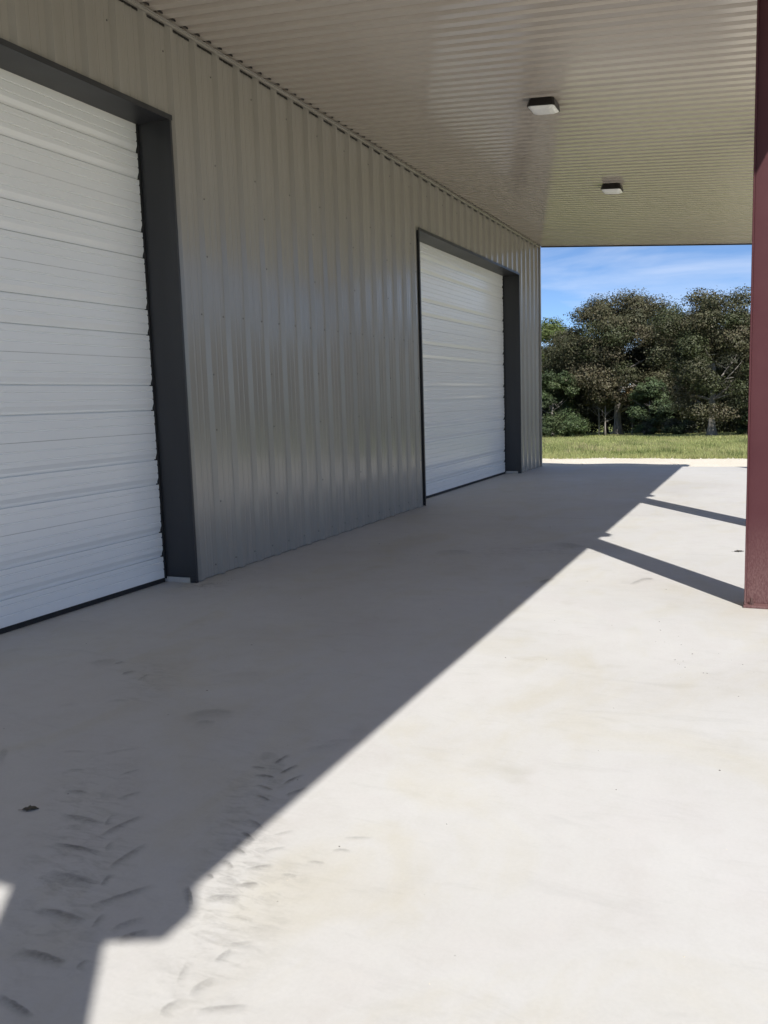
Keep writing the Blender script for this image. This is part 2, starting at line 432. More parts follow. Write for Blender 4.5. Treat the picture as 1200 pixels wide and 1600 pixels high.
# the rest of the shell, out of the picture but standing there
mb = MB(); mb.box(-11.9, -0.12, Y1-0.12, Y1-0.02, 0.0, 4.9); mb.build('end_wall', M_WALL, bld)
mb = MB(); mb.box(-11.9, -0.12, Y0+0.02, Y0+0.12, 0.0, 4.9); mb.build('end_wall', M_WALL, bld)
mb = MB(); mb.box(-12.0, -11.9, Y0, Y1, 0.0, 4.9); mb.build('back_wall', M_WALL, bld)
mb = MB(); mb.box(-0.10, -0.05, Y0, Y1-0.05, H+0.021, 4.9); mb.build('upper_wall', M_WALL, bld)
mb = MB(); mb.add([(0.15, Y0-.1, 4.90), (0.15, Y1+.1, 4.90), (-6, Y1+.1, 5.75), (-6, Y0-.1, 5.75), (-12.2, Y0-.1, 4.90), (-12.2, Y1+.1, 4.90)], [(0, 1, 2, 3), (3, 2, 5, 4)])
mb.build('main_roof', M_ROOF, bld)

# door openings
def section_mesh(w, h):
    """one steel door section: two broad pressed grooves and fine pencil grooves, extruded over the door width"""
    prof = [(0.0, -0.004), (0.0012, 0.0)]
    def groove(z, wd, dp, slope):
        return [(z-wd/2, 0.0), (z-wd/2+slope, -dp), (z+wd/2-slope, -dp), (z+wd/2, 0.0)]
    third = h/3
    for i in range(3):
        for q in (0.33, 0.66):
            prof += groove(i*third+q*third+0.006, 0.013, 0.006, 0.004)
        if i < 2: c = (i+1)*third; prof += [(c-0.022, 0.0), (c-0.0225, -0.028), (c-0.0125, -0.028), (c-0.012, -0.014), (c+0.004, -0.013), (c+0.036, 0.0)]
    prof += [(h-0.0012, 0.0), (h, -0.004)]
    v = []; f = []
    for z, x in prof: v += [(x, 0, z), (x, w, z)]
    n = len(prof)
    for i in range(n-1): f.append((2*i, 2*i+1, 2*i+3, 2*i+2))
    b = len(v); v += [(-0.05, 0, 0), (-0.05, w, 0), (-0.05, 0, h), (-0.05, w, h)]
    f += [(0, b, b+1, 1), (2*n-2, 2*n-1, b+3, b+2), (b, b+2, b+3, b+1)]
    f.append(tuple([b]+[2*i for i in range(n)]+[b+2])[::-1]); f.append(tuple([b+1]+[2*i+1 for i in range(n)]+[b+3]))
    me = bpy.data.meshes.new('door_section'); me.from_pydata(v, [], f); me.update(); me.materials.append(M_DOOR); return me

for di, (ya, yb) in enumerate(DOORS):
    w = yb-ya
    # overhead door: black weather seals round the curtain, the sections are its pieces
    mb = MB()
    mb.box(DX-0.09, DX-0.052, ya+0.01, yb-0.01, 0.008, DZ-0.01)
    mb.box(DX-0.02, DX+0.010, ya+0.004, ya+0.020, 0.030, DZ-0.004); mb.box(DX-0.02, DX+0.010, yb-0.020, yb-0.004, 0.030, DZ-0.004)
    mb.box(DX-0.02, DX+0.004, ya+0.022, yb-0.022, 0.001, 0.034)
    door = mb.build('overhead_door', M_SEAL, bld)
    door['label'] = ('white ribbed steel overhead door at the left edge of the picture', 'white ribbed steel overhead door farther along the wall, beside the corner')[di]
    sh = (DZ-0.036)/6; me = section_mesh(w-0.046, sh-0.001)
    for i in range(6):
        o = bpy.data.objects.new('door_section', me); COL.link(o); o.parent = door
        o.location = (DX+random.uniform(-.0015, .0015), ya+0.023, 0.036+i*sh)
    # charcoal jambs, head and thin outer flange
    for s, yy in ((-1, ya), (1, yb)):
        mb = MB(); t0, t1 = (yy-0.006, yy) if s < 0 else (yy, yy+0.006)
        mb.box(DX-0.05, 0.030, t0, t1, 0.045, DZ)
        f0, f1 = (yy-0.034, yy-0.006) if s < 0 else (yy+0.006, yy+0.022)
        mb.box(0.0265, 0.030, f0, f1, 0.004, DZ+0.03)
        mb.box(-0.035, 0.0262, t0-0.001, t1+0.001, 0.004, 0.044)
        mb.build('door_jamb', M_TRIM, bld)
        mb = MB(); q0, q1 = (yy-0.03, yy-0.004) if s < 0 else (yy+0.004, yy+0.03)
        mb.box(DX-0.05, -0.037, min(t0, q0)+0.001, max(t1, q1)-0.001, 0.0005, 0.043)
        mb.build('jamb_foot', M_CONC, bld)
    mb = MB()
    mb.box(DX-0.05, 0.030, ya, yb, DZ-0.002, DZ+0.003)
    mb.box(0.0305, 0.036, ya-0.036, yb+0.026, DZ-0.010, DZ+0.028)
    mb.build('door_head', M_TRIM, bld)

# ------------------------------------------------------------------ lean-to roof with ribbed ceiling
roof = tag(empty('lean_to_roof', (0, 0, 0)), 'lean-to roof with tan ribbed metal ceiling sloping out from the wall', 'roof')
XE = 4.748
NP = 20; PW = (Y1-Y0)/NP; RP = PW/6
def ceiling_mesh():
    prof = []
    for k in range(6):
        c = k*RP
        prof += [(c, 0.0), (c+0.080, 0.0), (c+0.090, 0.028), (c+RP-0.010, 0.028)]
    prof.append((PW, 0.0))
    v = []; f = []
    for y, dz in prof:
        for x in (0.0, XE): v.append((x, y, SL*x+dz))
    for i in range(len(prof)-1): f.append((2*i, 2*i+2, 2*i+3, 2*i+1))
    me = bpy.data.meshes.new('ceiling_panel'); me.from_pydata(v, [], f); me.update(); me.materials.append(M_CEIL); return me
cme = ceiling_mesh()
for i in range(NP):
    o = bpy.data.objects.new('ceiling_panel', cme); COL.link(o); o.parent = roof
    o.location = (0.03 if False else 0.0, Y0+i*PW, H+random.uniform(-.0008, .0008))
zE = H+SL*XE
mb = MB(); mb.box(XE+0.001, 4.765, Y0-0.02, Y1+0.024, 3.950, 4.24); mb.build('eave_fascia', M_DARK, roof)
def sloped(x0, x1, y0, y1, b, t):
    m = MB(); m.add([(x0, y0, H+SL*x0+b), (x1, y0, H+SL*x1+b), (x1, y1, H+SL*x1+b), (x0, y1, H+SL*x0+b),
                     (x0, y0, H+SL*x0+t), (x1, y0, H+SL*x1+t), (x1, y1, H+SL*x1+t), (x0, y1, H+SL*x0+t)],
                    [(0,3,2,1),(4,5,6,7),(0,1,5,4),(1,2,6,5),(2,3,7,6),(3,0,4,7)]); return m
sloped(0.04, XE-0.001, Y1+0.001, Y1+0.022, -0.022, 0.25).build('rake_trim', M_DARK, roof)
sloped(0.0, XE-0.001, Y0-0.02, Y0-0.001, -0.022, 0.25).build('rake_trim', M_DARK, roof)
sloped(0.0, 4.80, Y0-0.03, Y1+0.03, 0.252, 0.27).build('roof_sheet', M_ROOF, roof)

# ------------------------------------------------------------------ steel posts
POSTS = [(-0.91, 'red steel post standing behind the viewer at the near end of the roof'),
         (6.20, 'dark red steel I-beam post bolted to the slab at the right edge of the picture'),
         (9.78, 'dark red steel post hidden behind the nearest one, second of the row'),
         (16.92, 'dark red steel post hidden at the far end of the slab')]
def post_proto():
    root = empty('steel_post')
    mb = MB(); x0, x1 = 4.148-4.29, 4.438-4.29; hw = 0.0725; tf = 0.011; tw = 0.004
    z0, z1 = 0.017, 3.975
    mb.box(x0, x0+tf, -hw, hw, z0, z1); mb.box(x1-tf, x1, -hw, hw, z0, z1); mb.box(x0+tf, x1-tf, -tw, tw, z0, z1)
    s = mb.build('shaft', M_RED, root); bevel(s, 0.002, 1)
    mb = MB(); mb.box(x0-0.004, x1+0.004, -0.098, 0.09, 0.001, 0.0165); bevel(mb.build('base_plate', M_RED, root), 0.002, 1)
    for bx in (x0+0.045, x1-0.045):
        for by in (-0.05, 0.05):
            m = MB(); m.tube([(bx, by, 0.0166), (bx, by, 0.032)], [0.016, 0.016], 6); m.tube([(bx, by, 0.032), (bx, by, 0.058)], [0.0085, 0.0085], 8)
            m.build('anchor_bolt', M_BOLT, root)
    mb = MB(); b0, b1 = -0.118, 0.0275; xa, xb = x1+0.001, 4.76-4.29; za, zb = 3.643, 3.790     # haunch that deepens towards the post
    mb.add([(xa, b0, za), (xb, b0, zb), (xb, b1, zb), (xa, b1, za), (xa, b0, za+0.01), (xb, b0, zb+0.01), (xb, b1, zb+0.01), (xa, b1, za+0.01)],
           [(0,3,2,1),(4,5,6,7),(0,1,5,4),(1,2,6,5),(2,3,7,6),(3,0,4,7)])
    mb.add([(xa, -tw, za+0.01), (xb, -tw, zb+0.01), (xb, tw, zb+0.01), (xa, tw, za+0.01), (xa, -tw, 3.94), (xb, -tw, 3.944), (xb, tw, 3.944), (xa, tw, 3.94)],
           [(0,3,2,1),(4,5,6,7),(0,1,5,4),(1,2,6,5),(2,3,7,6),(3,0,4,7)])
    mb.box(xb-0.008, xb-0.0005, b0, b1, 3.801, 3.944)
    mb.build('bracket', M_RED, root)
    return root
def copy_tree(o, parent=None):
    c = o.copy(); COL.link(c); c.parent = parent
    for ch in o.children: copy_tree(ch, c)
    return c
pp = post_proto()
for i, (py, lab) in enumerate(POSTS):
    o = pp if i == 0 else copy_tree(pp)
    o.location = (4.29, py, 0); tag(o, lab, 'post', 'red steel posts under the eave')

# ------------------------------------------------------------------ ceiling lights
def light_proto():
    root = empty('ceiling_light')
    def ring(s, z, ch):
        return [(-s+ch, -s, z), (s-ch, -s, z), (s, -s+ch, z), (s, s-ch, z), (s-ch, s, z), (-s+ch, s, z), (-s, s-ch, z), (-s, -s+ch, z)]
    def loft(rings, cap0, cap1):
        v = [p for r in rings for p in r]; f = []
        for i in range(len(rings)-1):
            for q in range(8): f.append((i*8+q, (i+1)*8+q, (i+1)*8+(q+1) % 8, i*8+(q+1) % 8))
        if cap0: f.append(tuple(range(8)))
        if cap1: f.append(tuple(range((len(rings)-1)*8, len(rings)*8))[::-1])
        return v, f
    v, f = loft([ring(0.112, 0.0, 0.02), ring(0.118, -0.012, 0.02), ring(0.130, -0.062, 0.02), ring(0.130, -0.074, 0.02), ring(0.124, -0.074, 0.02)], True, False)
    mesh_obj('housing', v, f, M_BLACK, root)
    v, f = loft([ring(0.124, -0.066, 0.02), ring(0.121, -0.079, 0.02), ring(0.100, -0.094, 0.03), ring(0.06, -0.100, 0.02)], True, True)
    mesh_obj('lens', v, f, M_LENS, root)
    return root
lp = light_proto()
LIGHTS = [(2.275, 8.47, 'square black ceiling light with white lens, the nearer and larger of two'),
          (2.290, 12.20, 'square black ceiling light with white lens, the farther and smaller of two')]
for i, (lx, ly, lab) in enumerate(LIGHTS):
    o = lp if i == 0 else copy_tree(lp)
    o.location = (lx, ly, H+SL*lx-0.001); o.rotation_euler = (0, math.atan(-SL), 0)
    tag(o, lab, 'light', 'lights on the lean-to ceiling')

# ------------------------------------------------------------------ trees and shrubs
def leaf_mesh(name, clumps, n_leaf, size, palette, rs, droop=0.0):
    """clumps: (x,y,z,rx,rz,tint index); leaves are small bent quads spread through each clump's outer volume"""
    r = np.random.default_rng(rs); P = []; T = []; NRM = []
    vol = np.array([c[3]*c[3] for c in clumps]); cnt = np.maximum(30, (n_leaf*vol/vol.sum()).astype(int))
    for c, m in zip(clumps, cnt):
        d = r.normal(size=(m, 3)); d /= np.linalg.norm(d, axis=1)[:, None]
        # lumpy surface so that the outline is ragged
        lump = 1+0.22*np.sin(d[:, 0]*5+c[0]*3)*np.sin(d[:, 1]*6+c[2]*2)+0.18*np.sin(d[:, 2]*9+c[1])
        rad = (r.uniform(0, 1, m)**0.38)*lump
        stray = r.uniform(0, 1, m) < 0.06; rad[stray] *= r.uniform(1.0, 1.25, stray.sum())
        p = np.stack([d[:, 0]*c[3], d[:, 1]*c[3], d[:, 2]*c[4]], 1)*rad[:, None]+np.array(c[:3])
        P.append(p); NRM.append(d*0.9+np.array([0, 0, 0.35])+r.normal(size=(m, 3))*0.45); base = np.array(palette[c[5]])
        T.append(base[None, :]*r.uniform(0.72, 1.3, (m, 1))*r.uniform(0.93, 1.07, (m, 3)))
    P = np.concatenate(P); T = np.concatenate(T); N = len(P)
    q = np.concatenate(NRM); q /= np.linalg.norm(q, axis=1)[:, None]
    u = np.cross(q, r.normal(size=(N, 3))); u /= np.linalg.norm(u, axis=1)[:, None]
    w = np.cross(q, u)
    s = size*r.uniform(0.6, 1.4, (N, 1)); wd = s*r.uniform(0.4, 0.65, (N, 1))
    nrm = np.cross(u, w)
    V = np.stack([P-u*s*0.5, P+w*wd*0.5+nrm*s*0.12, P+u*s*0.5, P-w*wd*0.5+nrm*s*0.12], 1).reshape(-1, 3)
    me = bpy.data.meshes.new(name)
    me.vertices.add(4*N); me.vertices.foreach_set('co', V.astype(np.float32).ravel())
    me.loops.add(4*N); me.loops.foreach_set('vertex_index', np.arange(4*N, dtype=np.int32))
    me.polygons.add(N); me.polygons.foreach_set('loop_start', np.arange(0, 4*N, 4, dtype=np.int32)); me.polygons.foreach_set('loop_total', np.full(N, 4, dtype=np.int32))
    me.update(calc_edges=True)
    at = me.color_attributes.new('tint', 'FLOAT_COLOR', 'POINT')
    C4 = np.ones((4*N, 4), np.float32); C4[:, :3] = np.repeat(T, 4, 0); at.data.foreach_set('color', C4.ravel())
    me.materials.append(M_LEAF)
    return me

def crown_clumps(r, cx, cy, cz, rx, rz, n, cr, ntint, low=-0.55):
    out = []
    while len(out) < n:
        d = r.normal(size=3); d /= np.linalg.norm(d)
        if d[2] < low: continue
        rad = r.uniform(0.35, 1.0)**0.5
        if r.uniform() < 0.15: rad *= 1.1
        q = cr*r.uniform(0.55, 1.25)
        out.append((cx+d[0]*rx*rad*0.86, cy+d[1]*rx*rad*0.86, cz+d[2]*rz*rad*0.88, q, q*r.uniform(0.6, 0.85), int(r.integers(0, ntint))))
    return out

def trunk_mesh(mb, h, r0, limbs, spread, rs, lean=0.0):
    r = random.Random(rs); pts = []; n = 7
    for i in range(n):
        t = i/(n-1); pts.append((lean*t*t*h+r.uniform(-.04, .04)*h*0.3*t, r.uniform(-.04, .04)*h*0.3*t, t*h))
    mb.tube(pts, [r0*1.7]+[r0*(1-0.45*i/(n-1)) for i in range(1, n)], 9)
    for k in range(4):                            # root flare
        a = k*1.57+r.uniform(0, 1); mb.tube([(0, 0, 0.5*r0*3), (math.cos(a)*r0*1.4, math.sin(a)*r0*1.4, 0.25*r0), (math.cos(a)*r0*2.4, math.sin(a)*r0*2.4, -0.1)], [r0*0.6, r0*0.5, r0*0.2], 6)
    for k in range(limbs):
        a = k*2.4+r.uniform(-.4, .4); t = r.uniform(0.45, 1.0); b = Vector(pts[min(n-1, int(t*(n-1)))])
        L = spread*r.uniform(0.6, 1.0); e = r.uniform(0.15, 0.9); q = [b]; d = Vector((math.cos(a), math.sin(a), e)).normalized()
        for j in range(1, 5):
            q.append(b+d*L*j/4+Vector((r.uniform(-.12, .12), r.uniform(-.12, .12), r.uniform(-.08, .16)))*L*0.35)
        rr = r0*r.uniform(0.28, 0.5); mb.tube(q, [rr, rr*0.8, rr*0.6, rr*0.4, rr*0.15], 6)
        for j in (2, 3):
            d2 = Vector((r.uniform(-1, 1), r.uniform(-1, 1), r.uniform(0, 1))).normalized()
            mb.tube([q[j], q[j]+d2*L*0.22, q[j]+d2*L*0.45+Vector((0, 0, .1))], [rr*0.4, rr*0.25, rr*0.08], 5)

OAK = [(0.090, 0.086, 0.048), (0.070, 0.072, 0.039), (0.108, 0.096, 0.058), (0.066, 0.075, 0.036)]
GRN = [(0.070, 0.100, 0.042), (0.086, 0.112, 0.05), (0.058, 0.08, 0.038)]
LIM = [(0.14, 0.17, 0.05), (0.10, 0.13, 0.04), (0.075, 0.085, 0.035)]
DRK = [(0.065, 0.070, 0.042), (0.075, 0.078, 0.048), (0.055, 0.060, 0.036)]

def tree(name, label, cat, loc, trunk_kw, clumps, n_leaf, size, pal, rs, group=None):
    root = tag(empty(name, loc), label, cat, group)
    if trunk_kw:
        mb = MB(); trunk_mesh(mb, **trunk_kw, rs=rs); mb.build('trunk', M_BARK, root, smooth=True)
    o = bpy.data.objects.new('crown', leaf_mesh('crown', clumps, n_leaf, size, pal, rs)); COL.link(o); o.parent = root
    return root
def tz(x, y): return float(terr(np.array(x), np.array(y)))
G = 'trees at the far side of the field'

r = np.random.default_rng(11)
x, y = -5.2, 60.0
tree('oak_tree', 'largest oak with broad brown-green crown and pale flared trunk beyond the field', 'tree', (x, y, tz(x, y)),
     dict(h=4.6, r0=0.26, limbs=11, spread=4.0), 
     crown_clumps(r, 0.0, 0, 5.3, 5.0, 4.0, 110, 1.05, 4, -0.7)+[(0.3, -.3, 8.9, 1.0, .6, 0), (1.2, 0, 8.7, .9, .5, 2), (-2.2, -.5, 8.0, 1.0, .6, 1), (3.3, 0, 7.8, 1.3, .8, 3), (2.4, .3, 8.3, 1.1, .7, 0), (-3.7, 0, 6.2, 1.3, .9, 1), (4.0, -.4, 6.4, 1.3, 1., 2), (-4.3, -.2, 4.6, 1.2, .9, 0)], 115000, 0.13, OAK, 21, G)
x, y = 1.32, 50.0
tree('oak_tree', 'dark brown-green oak just left of the red post, with low skirts of leaves', 'tree', (x, y, tz(x, y)),
     dict(h=3.9, r0=0.2, limbs=10, spread=3.2),
     crown_clumps(r, 0.5, 0.3, 4.3, 3.5, 3.4, 80, 0.85, 4, -0.75)+[(-.5, -1.6, 1.5, .9, .5, 0), (.6, -1.5, 1.3, .8, .45, 2), (1.5, -1.2, 1.9, .8, .5, 1), (-1.4, -1., 1.7, .7, .4, 0), (-.7, 0, 7.3, .9, .5, 0), (1.3, 0, 7.2, .9, .5, 1), (-2.3, 0, 6.2, 1., .7, 3), (-2.6, 0.3, 4.6, 1., .8, 1)], 85000, 0.112, OAK, 22, G)
x, y = -10.6, 64.0
tree('pale_green_tree', 'light yellow-green tree peeking out beside the building corner', 'tree', (x, y, tz(x, y)),
     dict(h=4.0, r0=0.16, limbs=8, spread=2.6), crown_clumps(r, 0.5, 0, 5.4, 3.2, 3.0, 40, 0.85, 3, -0.8), 30000, 0.15, LIM, 23, G)
x, y = -8.9, 57.0
tree('green_tree', 'mid-green small tree below the largest oak, next to the building corner', 'tree', (x, y, tz(x, y)),
     dict(h=2.4, r0=0.09, limbs=7, spread=1.8), crown_clumps(r, 0, 0, 2.9, 1.9, 1.7, 24, 0.6, 3, -0.8), 16000, 0.13, GRN, 24, G)
for (x, y, lab, rs, hh) in ((-6.1, 58.2, 'thin sapling with pale stem and sparse olive leaves, left of the oak trunk', 25, 2.6), (-5.6, 57.6, 'slender pale-stemmed sapling standing closest to the oak trunk', 26, 2.9)):
    tree('sapling', lab, 'tree', (x, y, tz(x, y)), dict(h=hh, r0=0.055, limbs=6, spread=1.3),
         crown_clumps(r, 0, 0, 2.5, 1.15, 1.15, 16, 0.45, 4, -0.7), 6500, 0.12, [OAK[0], OAK[2], (0.12, 0.115, 0.06), GRN[1]], rs, 'pale-stemmed saplings under the largest oak')
x, y = -4.1, 59.0
tree('sapling', 'little rusty-leaved sapling hugging the right side of the oak trunk', 'tree', (x, y, tz(x, y)), dict(h=1.9, r0=0.035, limbs=5, spread=0.7),
     crown_clumps(r, 0, 0, 2.1, 0.7, 1.0, 12, 0.35, 2, -0.9), 3500, 0.11, [(0.14, 0.10, 0.045), OAK[2]], 27, 'pale-stemmed saplings under the largest oak')
x, y = -2.75, 57.0
tree('green_tree', 'bright green bushy tree in the gap between the two oaks', 'tree', (x, y, tz(x, y)),
     dict(h=2.2, r0=0.07, limbs=7, spread=1.4), crown_clumps(r, 0, 0, 2.0, 1.5, 1.75, 26, 0.55, 3, -0.95), 17000, 0.13, [(0.075, 0.105, 0.05), (0.09, 0.12, 0.06), (0.065, 0.09, 0.045)], 28, G)
def shrub(x, y, rx, rz, n, nl, pal, lab, rs):
    tree('shrub', lab, 'shrub', (x, y, tz(x, y)), dict(h=rz*0.8, r0=0.03, limbs=6, spread=rx*0.7), crown_clumps(r, 0, 0, rz*0.85, rx, rz*0.8, n, rx*0.42, len(pal), -0.95), nl, 0.12, pal, rs, 'shrubs along the edge of the field')
shrub(-7.7, 55.0, 1.5, 1.0, 18, 11000, GRN, 'dense dark green shrub at the foot of the building corner', 29)
shrub(-2.9, 55.5, 0.7, 0.5, 9, 3500, [GRN[0], DRK[0]], 'low green shrub in front of the bright green bushy tree', 30)
shrub(-9.6, 56.5, 1.4, 1.1, 16, 8000, [GRN[2], DRK[0]], 'shrub behind the building corner, mostly hidden', 31)
shrub(3.4, 50.5, 1.0, 0.8, 12, 6000, [DRK[0], GRN[2]], 'dark low shrub right of the second oak trunk', 32)
shrub(-0.9, 54.5, 0.9, 0.6, 12, 4500, [DRK[1], GRN[2]], 'dark low shrub in the deep shade between the oaks', 33)

# the wood behind: single trees of two makes, turned and scaled
protos = []
for rs in (41, 42):
    me = leaf_mesh('crown', crown_clumps(r, 0, 0, 4.2, 3.2, 4.0, 60, 0.95, 3, -0.95), 26000, 0.19, DRK, rs)
    mb = MB(); trunk_mesh(mb, 4.2, 0.17, 8, 2.6, rs); o = mb.build('trunk', M_BARK, None, True); tm = o.data; bpy.data.objects.remove(o)
    protos.append((me, tm))
BACK = [(-19, 70, 1.0, 'tree of the back row hidden behind the building, farthest left'), (-14.8, 69, 1.05, 'back-row tree behind the pale green tree, left'), (-11, 72, 0.92, 'back-row tree just inside the building corner'),
        (-7.4, 68.5, 0.96, 'back-row tree behind the left half of the largest oak'), (-3.6, 70, 1.0, 'back-row tree behind the right half of the largest oak'), (-1.2, 65, 1.16, 'dark back-row tree filling the gap between the two oaks'),
        (2.6, 63, 0.98, 'back-row tree behind the second oak'), (5.8, 61, 1.02, 'back-row tree mostly hidden by the red post'), (9.6, 60, 1.0, 'back-row tree hidden right of the red post'),
        (-9.2, 66, 0.95, 'back-row tree between the pale green tree and the largest oak'), (0.4, 72, 1.25, 'tallest tree in the deepest shade between the oaks'), (6.5, 52, 0.95, 'oak-like tree hidden by the red post, nearest of the row'), (12.5, 55, 1.05, 'tree out to the right of the red post'), (17.5, 58, 1.0, 'tree at the right end of the row')]
WORDS = ['first', 'second', 'third', 'fourth', 'fifth', 'sixth', 'seventh', 'eighth', 'ninth', 'tenth', 'eleventh', 'twelfth', 'thirteenth', 'fourteenth', 'fifteenth', 'sixteenth', 'seventeenth', 'eighteenth', 'nineteenth', 'twentieth']
for q in range(20):                              # the wood goes on round the field to the right; the wall mirrors it
    BACK.append((21.5+q*4.1, 61+3*math.sin(q*1.7)-q*0.9, 1.12+0.14*math.sin(q*2.3), WORDS[q]+' tree of the wood edge running off right, beyond the picture'))
for i, (x, y, s, lab) in enumerate(BACK):
    me, tm = protos[i % 2]
    root = tag(empty('wood_tree', (x, y, tz(x, y))), lab, 'tree', 'trees of the wood behind the oaks'); root.scale = (s, s, s*(0.93+0.1*((i*7) % 5)/4)); root.rotation_euler = (0, 0, i*1.9)
    for nm, d in (('trunk', tm), ('crown', me)):
        o = bpy.data.objects.new(nm, d); COL.link(o); o.parent = root

# undergrowth that closes the wood below the crowns
und = []
for q in range(150):
    ux = -21+q*0.27+float(r.uniform(-.4, .4)); uy = 64.5-max(0, ux+2)*0.5+float(r.uniform(-1.5, 2.0)); ur = float(r.uniform(0.7, 1.2))
    und.append((ux, uy, tz(ux, uy)+float(r.uniform(0.2, 2.2)), ur, ur*0.85, int(r.integers(0, 3))))
o = bpy.data.objects.new('undergrowth', leaf_mesh('undergrowth', und, 90000, 0.17, DRK, 77)); COL.link(o)
tag(o, 'dark tangle of undergrowth under the trees of the wood', 'undergrowth', kind='stuff')

# ------------------------------------------------------------------ grass of the field
def grass():
    r = np.random.default_rng(5)
    def blades(x, y, hgt, wid, c0):
        n = len(x); z = terr(x, y); a = r.uniform(0, 6.283, n); h = hgt*r.uniform(0.5, 1.3, n); w = wid*r.uniform(0.6, 1.4, n)
        lx = np.cos(a); ly = np.sin(a); bend = h*r.uniform(0.1, 0.7, n); b = r.uniform(0, 6.283, n)
        base = np.stack([x, y, z-0.01], 1); sd = np.stack([lx*w, ly*w, np.zeros(n)], 1)
        tip = base+np.stack([np.cos(b)*bend, np.sin(b)*bend, h], 1)
        return np.stack([base-sd, base+sd, tip], 1), c0*r.uniform(0.65, 1.35, (n, 1))*r.uniform(0.93, 1.07, (n, 3))
    VV = []; CC = []
    n = 190000
    y = 22.6+(62-22.6)*r.uniform(0, 1, n)**1.7; x = r.uniform(-1, 1, n)*(6.5+0.16*(y-22))+(2.0-(y-23)*0.12)
    e = np.array([gravel_edge(q) for q in x]); keep = (y > e+0.05) | ((y > e-0.12) & (r.uniform(0, 1, n) < 0.25)); x = x[keep]; y = y[keep]
    patch = np.sin(x*0.9+y*0.4)*np.sin(y*0.55-x*0.3)+0.5*np.sin(x*2.3)*np.sin(y*1.9)
    f = np.clip(0.5+0.35*patch, 0, 1)[:, None]
    col = np.array([0.31, 0.345, 0.125])*(1-f)+np.array([0.42, 0.42, 0.19])*f
    a, b = blades(x, y, 0.07+0.04*f[:, 0]+0.06*np.clip(y-35, 0, 20)/20, 0.007+0.0007*(y-22), col); VV.append(a); CC.append(b)
    # darker tufts and seed heads
    for _ in range(260):
        cy = 23.2+35*random.random()**1.6; cx = random.uniform(-6, 8)-(cy-23)*0.12
        if cy < gravel_edge(cx)+0.1: continue
        m = random.randint(25, 60); xx = cx+r.normal(0, 0.16, m); yy = cy+r.normal(0, 0.16, m)
        cc = np.tile(np.array([[0.14, 0.18, 0.06], [0.19, 0.22, 0.08], [0.36, 0.33, 0.18]][random.randint(0, 2)]), (m, 1))
        a, b = blades(xx, yy, np.full(m, random.uniform(0.12, 0.24)), np.full(m, 0.009), cc); VV.append(a); CC.append(b)
    V = np.concatenate(VV).reshape(-1, 3); C = np.concatenate(CC); N = len(C)
    me = bpy.data.meshes.new('field_grass')
    me.vertices.add(3*N); me.vertices.foreach_set('co', V.astype(np.float32).ravel())
    me.loops.add(3*N); me.loops.foreach_set('vertex_index', np.arange(3*N, dtype=np.int32))
    me.polygons.add(N); me.polygons.foreach_set('loop_start', np.arange(0, 3*N, 3, dtype=np.int32)); me.polygons.foreach_set('loop_total', np.full(N, 3, dtype=np.int32))
    me.update(calc_edges=True)
    at = me.color_attributes.new('tint', 'FLOAT_COLOR', 'POINT'); C4 = np.ones((3*N, 4), np.float32); C4[:, :3] = np.repeat(C, 3, 0); at.data.foreach_set('color', C4.ravel())
    me.materials.append(M_BLADE)
    o = bpy.data.objects.new('field_grass', me); COL.link(o)
    tag(o, 'sunlit yellow-green grass of the field beyond the gravel', 'grass', kind='stuff')
grass()
# a lone dark weed standing in the grass near the building corner
wx, wy = -2.35, 27.5; root = tag(empty('weed', (wx, wy, tz(wx, wy))), 'lone dark weed stalk in the grass by the building corner', 'plant')
mb = MB(); mb.tube([(0, 0, 0), (0.03, 0, 0.25), (0.02, 0.01, 0.42)], [0.008, 0.006, 0.003], 5)
for q in range(9):
    a = q*2.1; z = 0.12+q*0.032; mb.add([(0.02, 0, z), (0.02+math.cos(a)*0.05, math.sin(a)*0.05, z+0.03), (0.02+math.cos(a)*0.1, math.sin(a)*0.1, z+0.05), (0.02+math.cos(a+.4)*0.05, math.sin(a+.4)*0.05, z+0.02)], [(0, 1, 2, 3)])
mb.build('stalk', M_DRY, root)

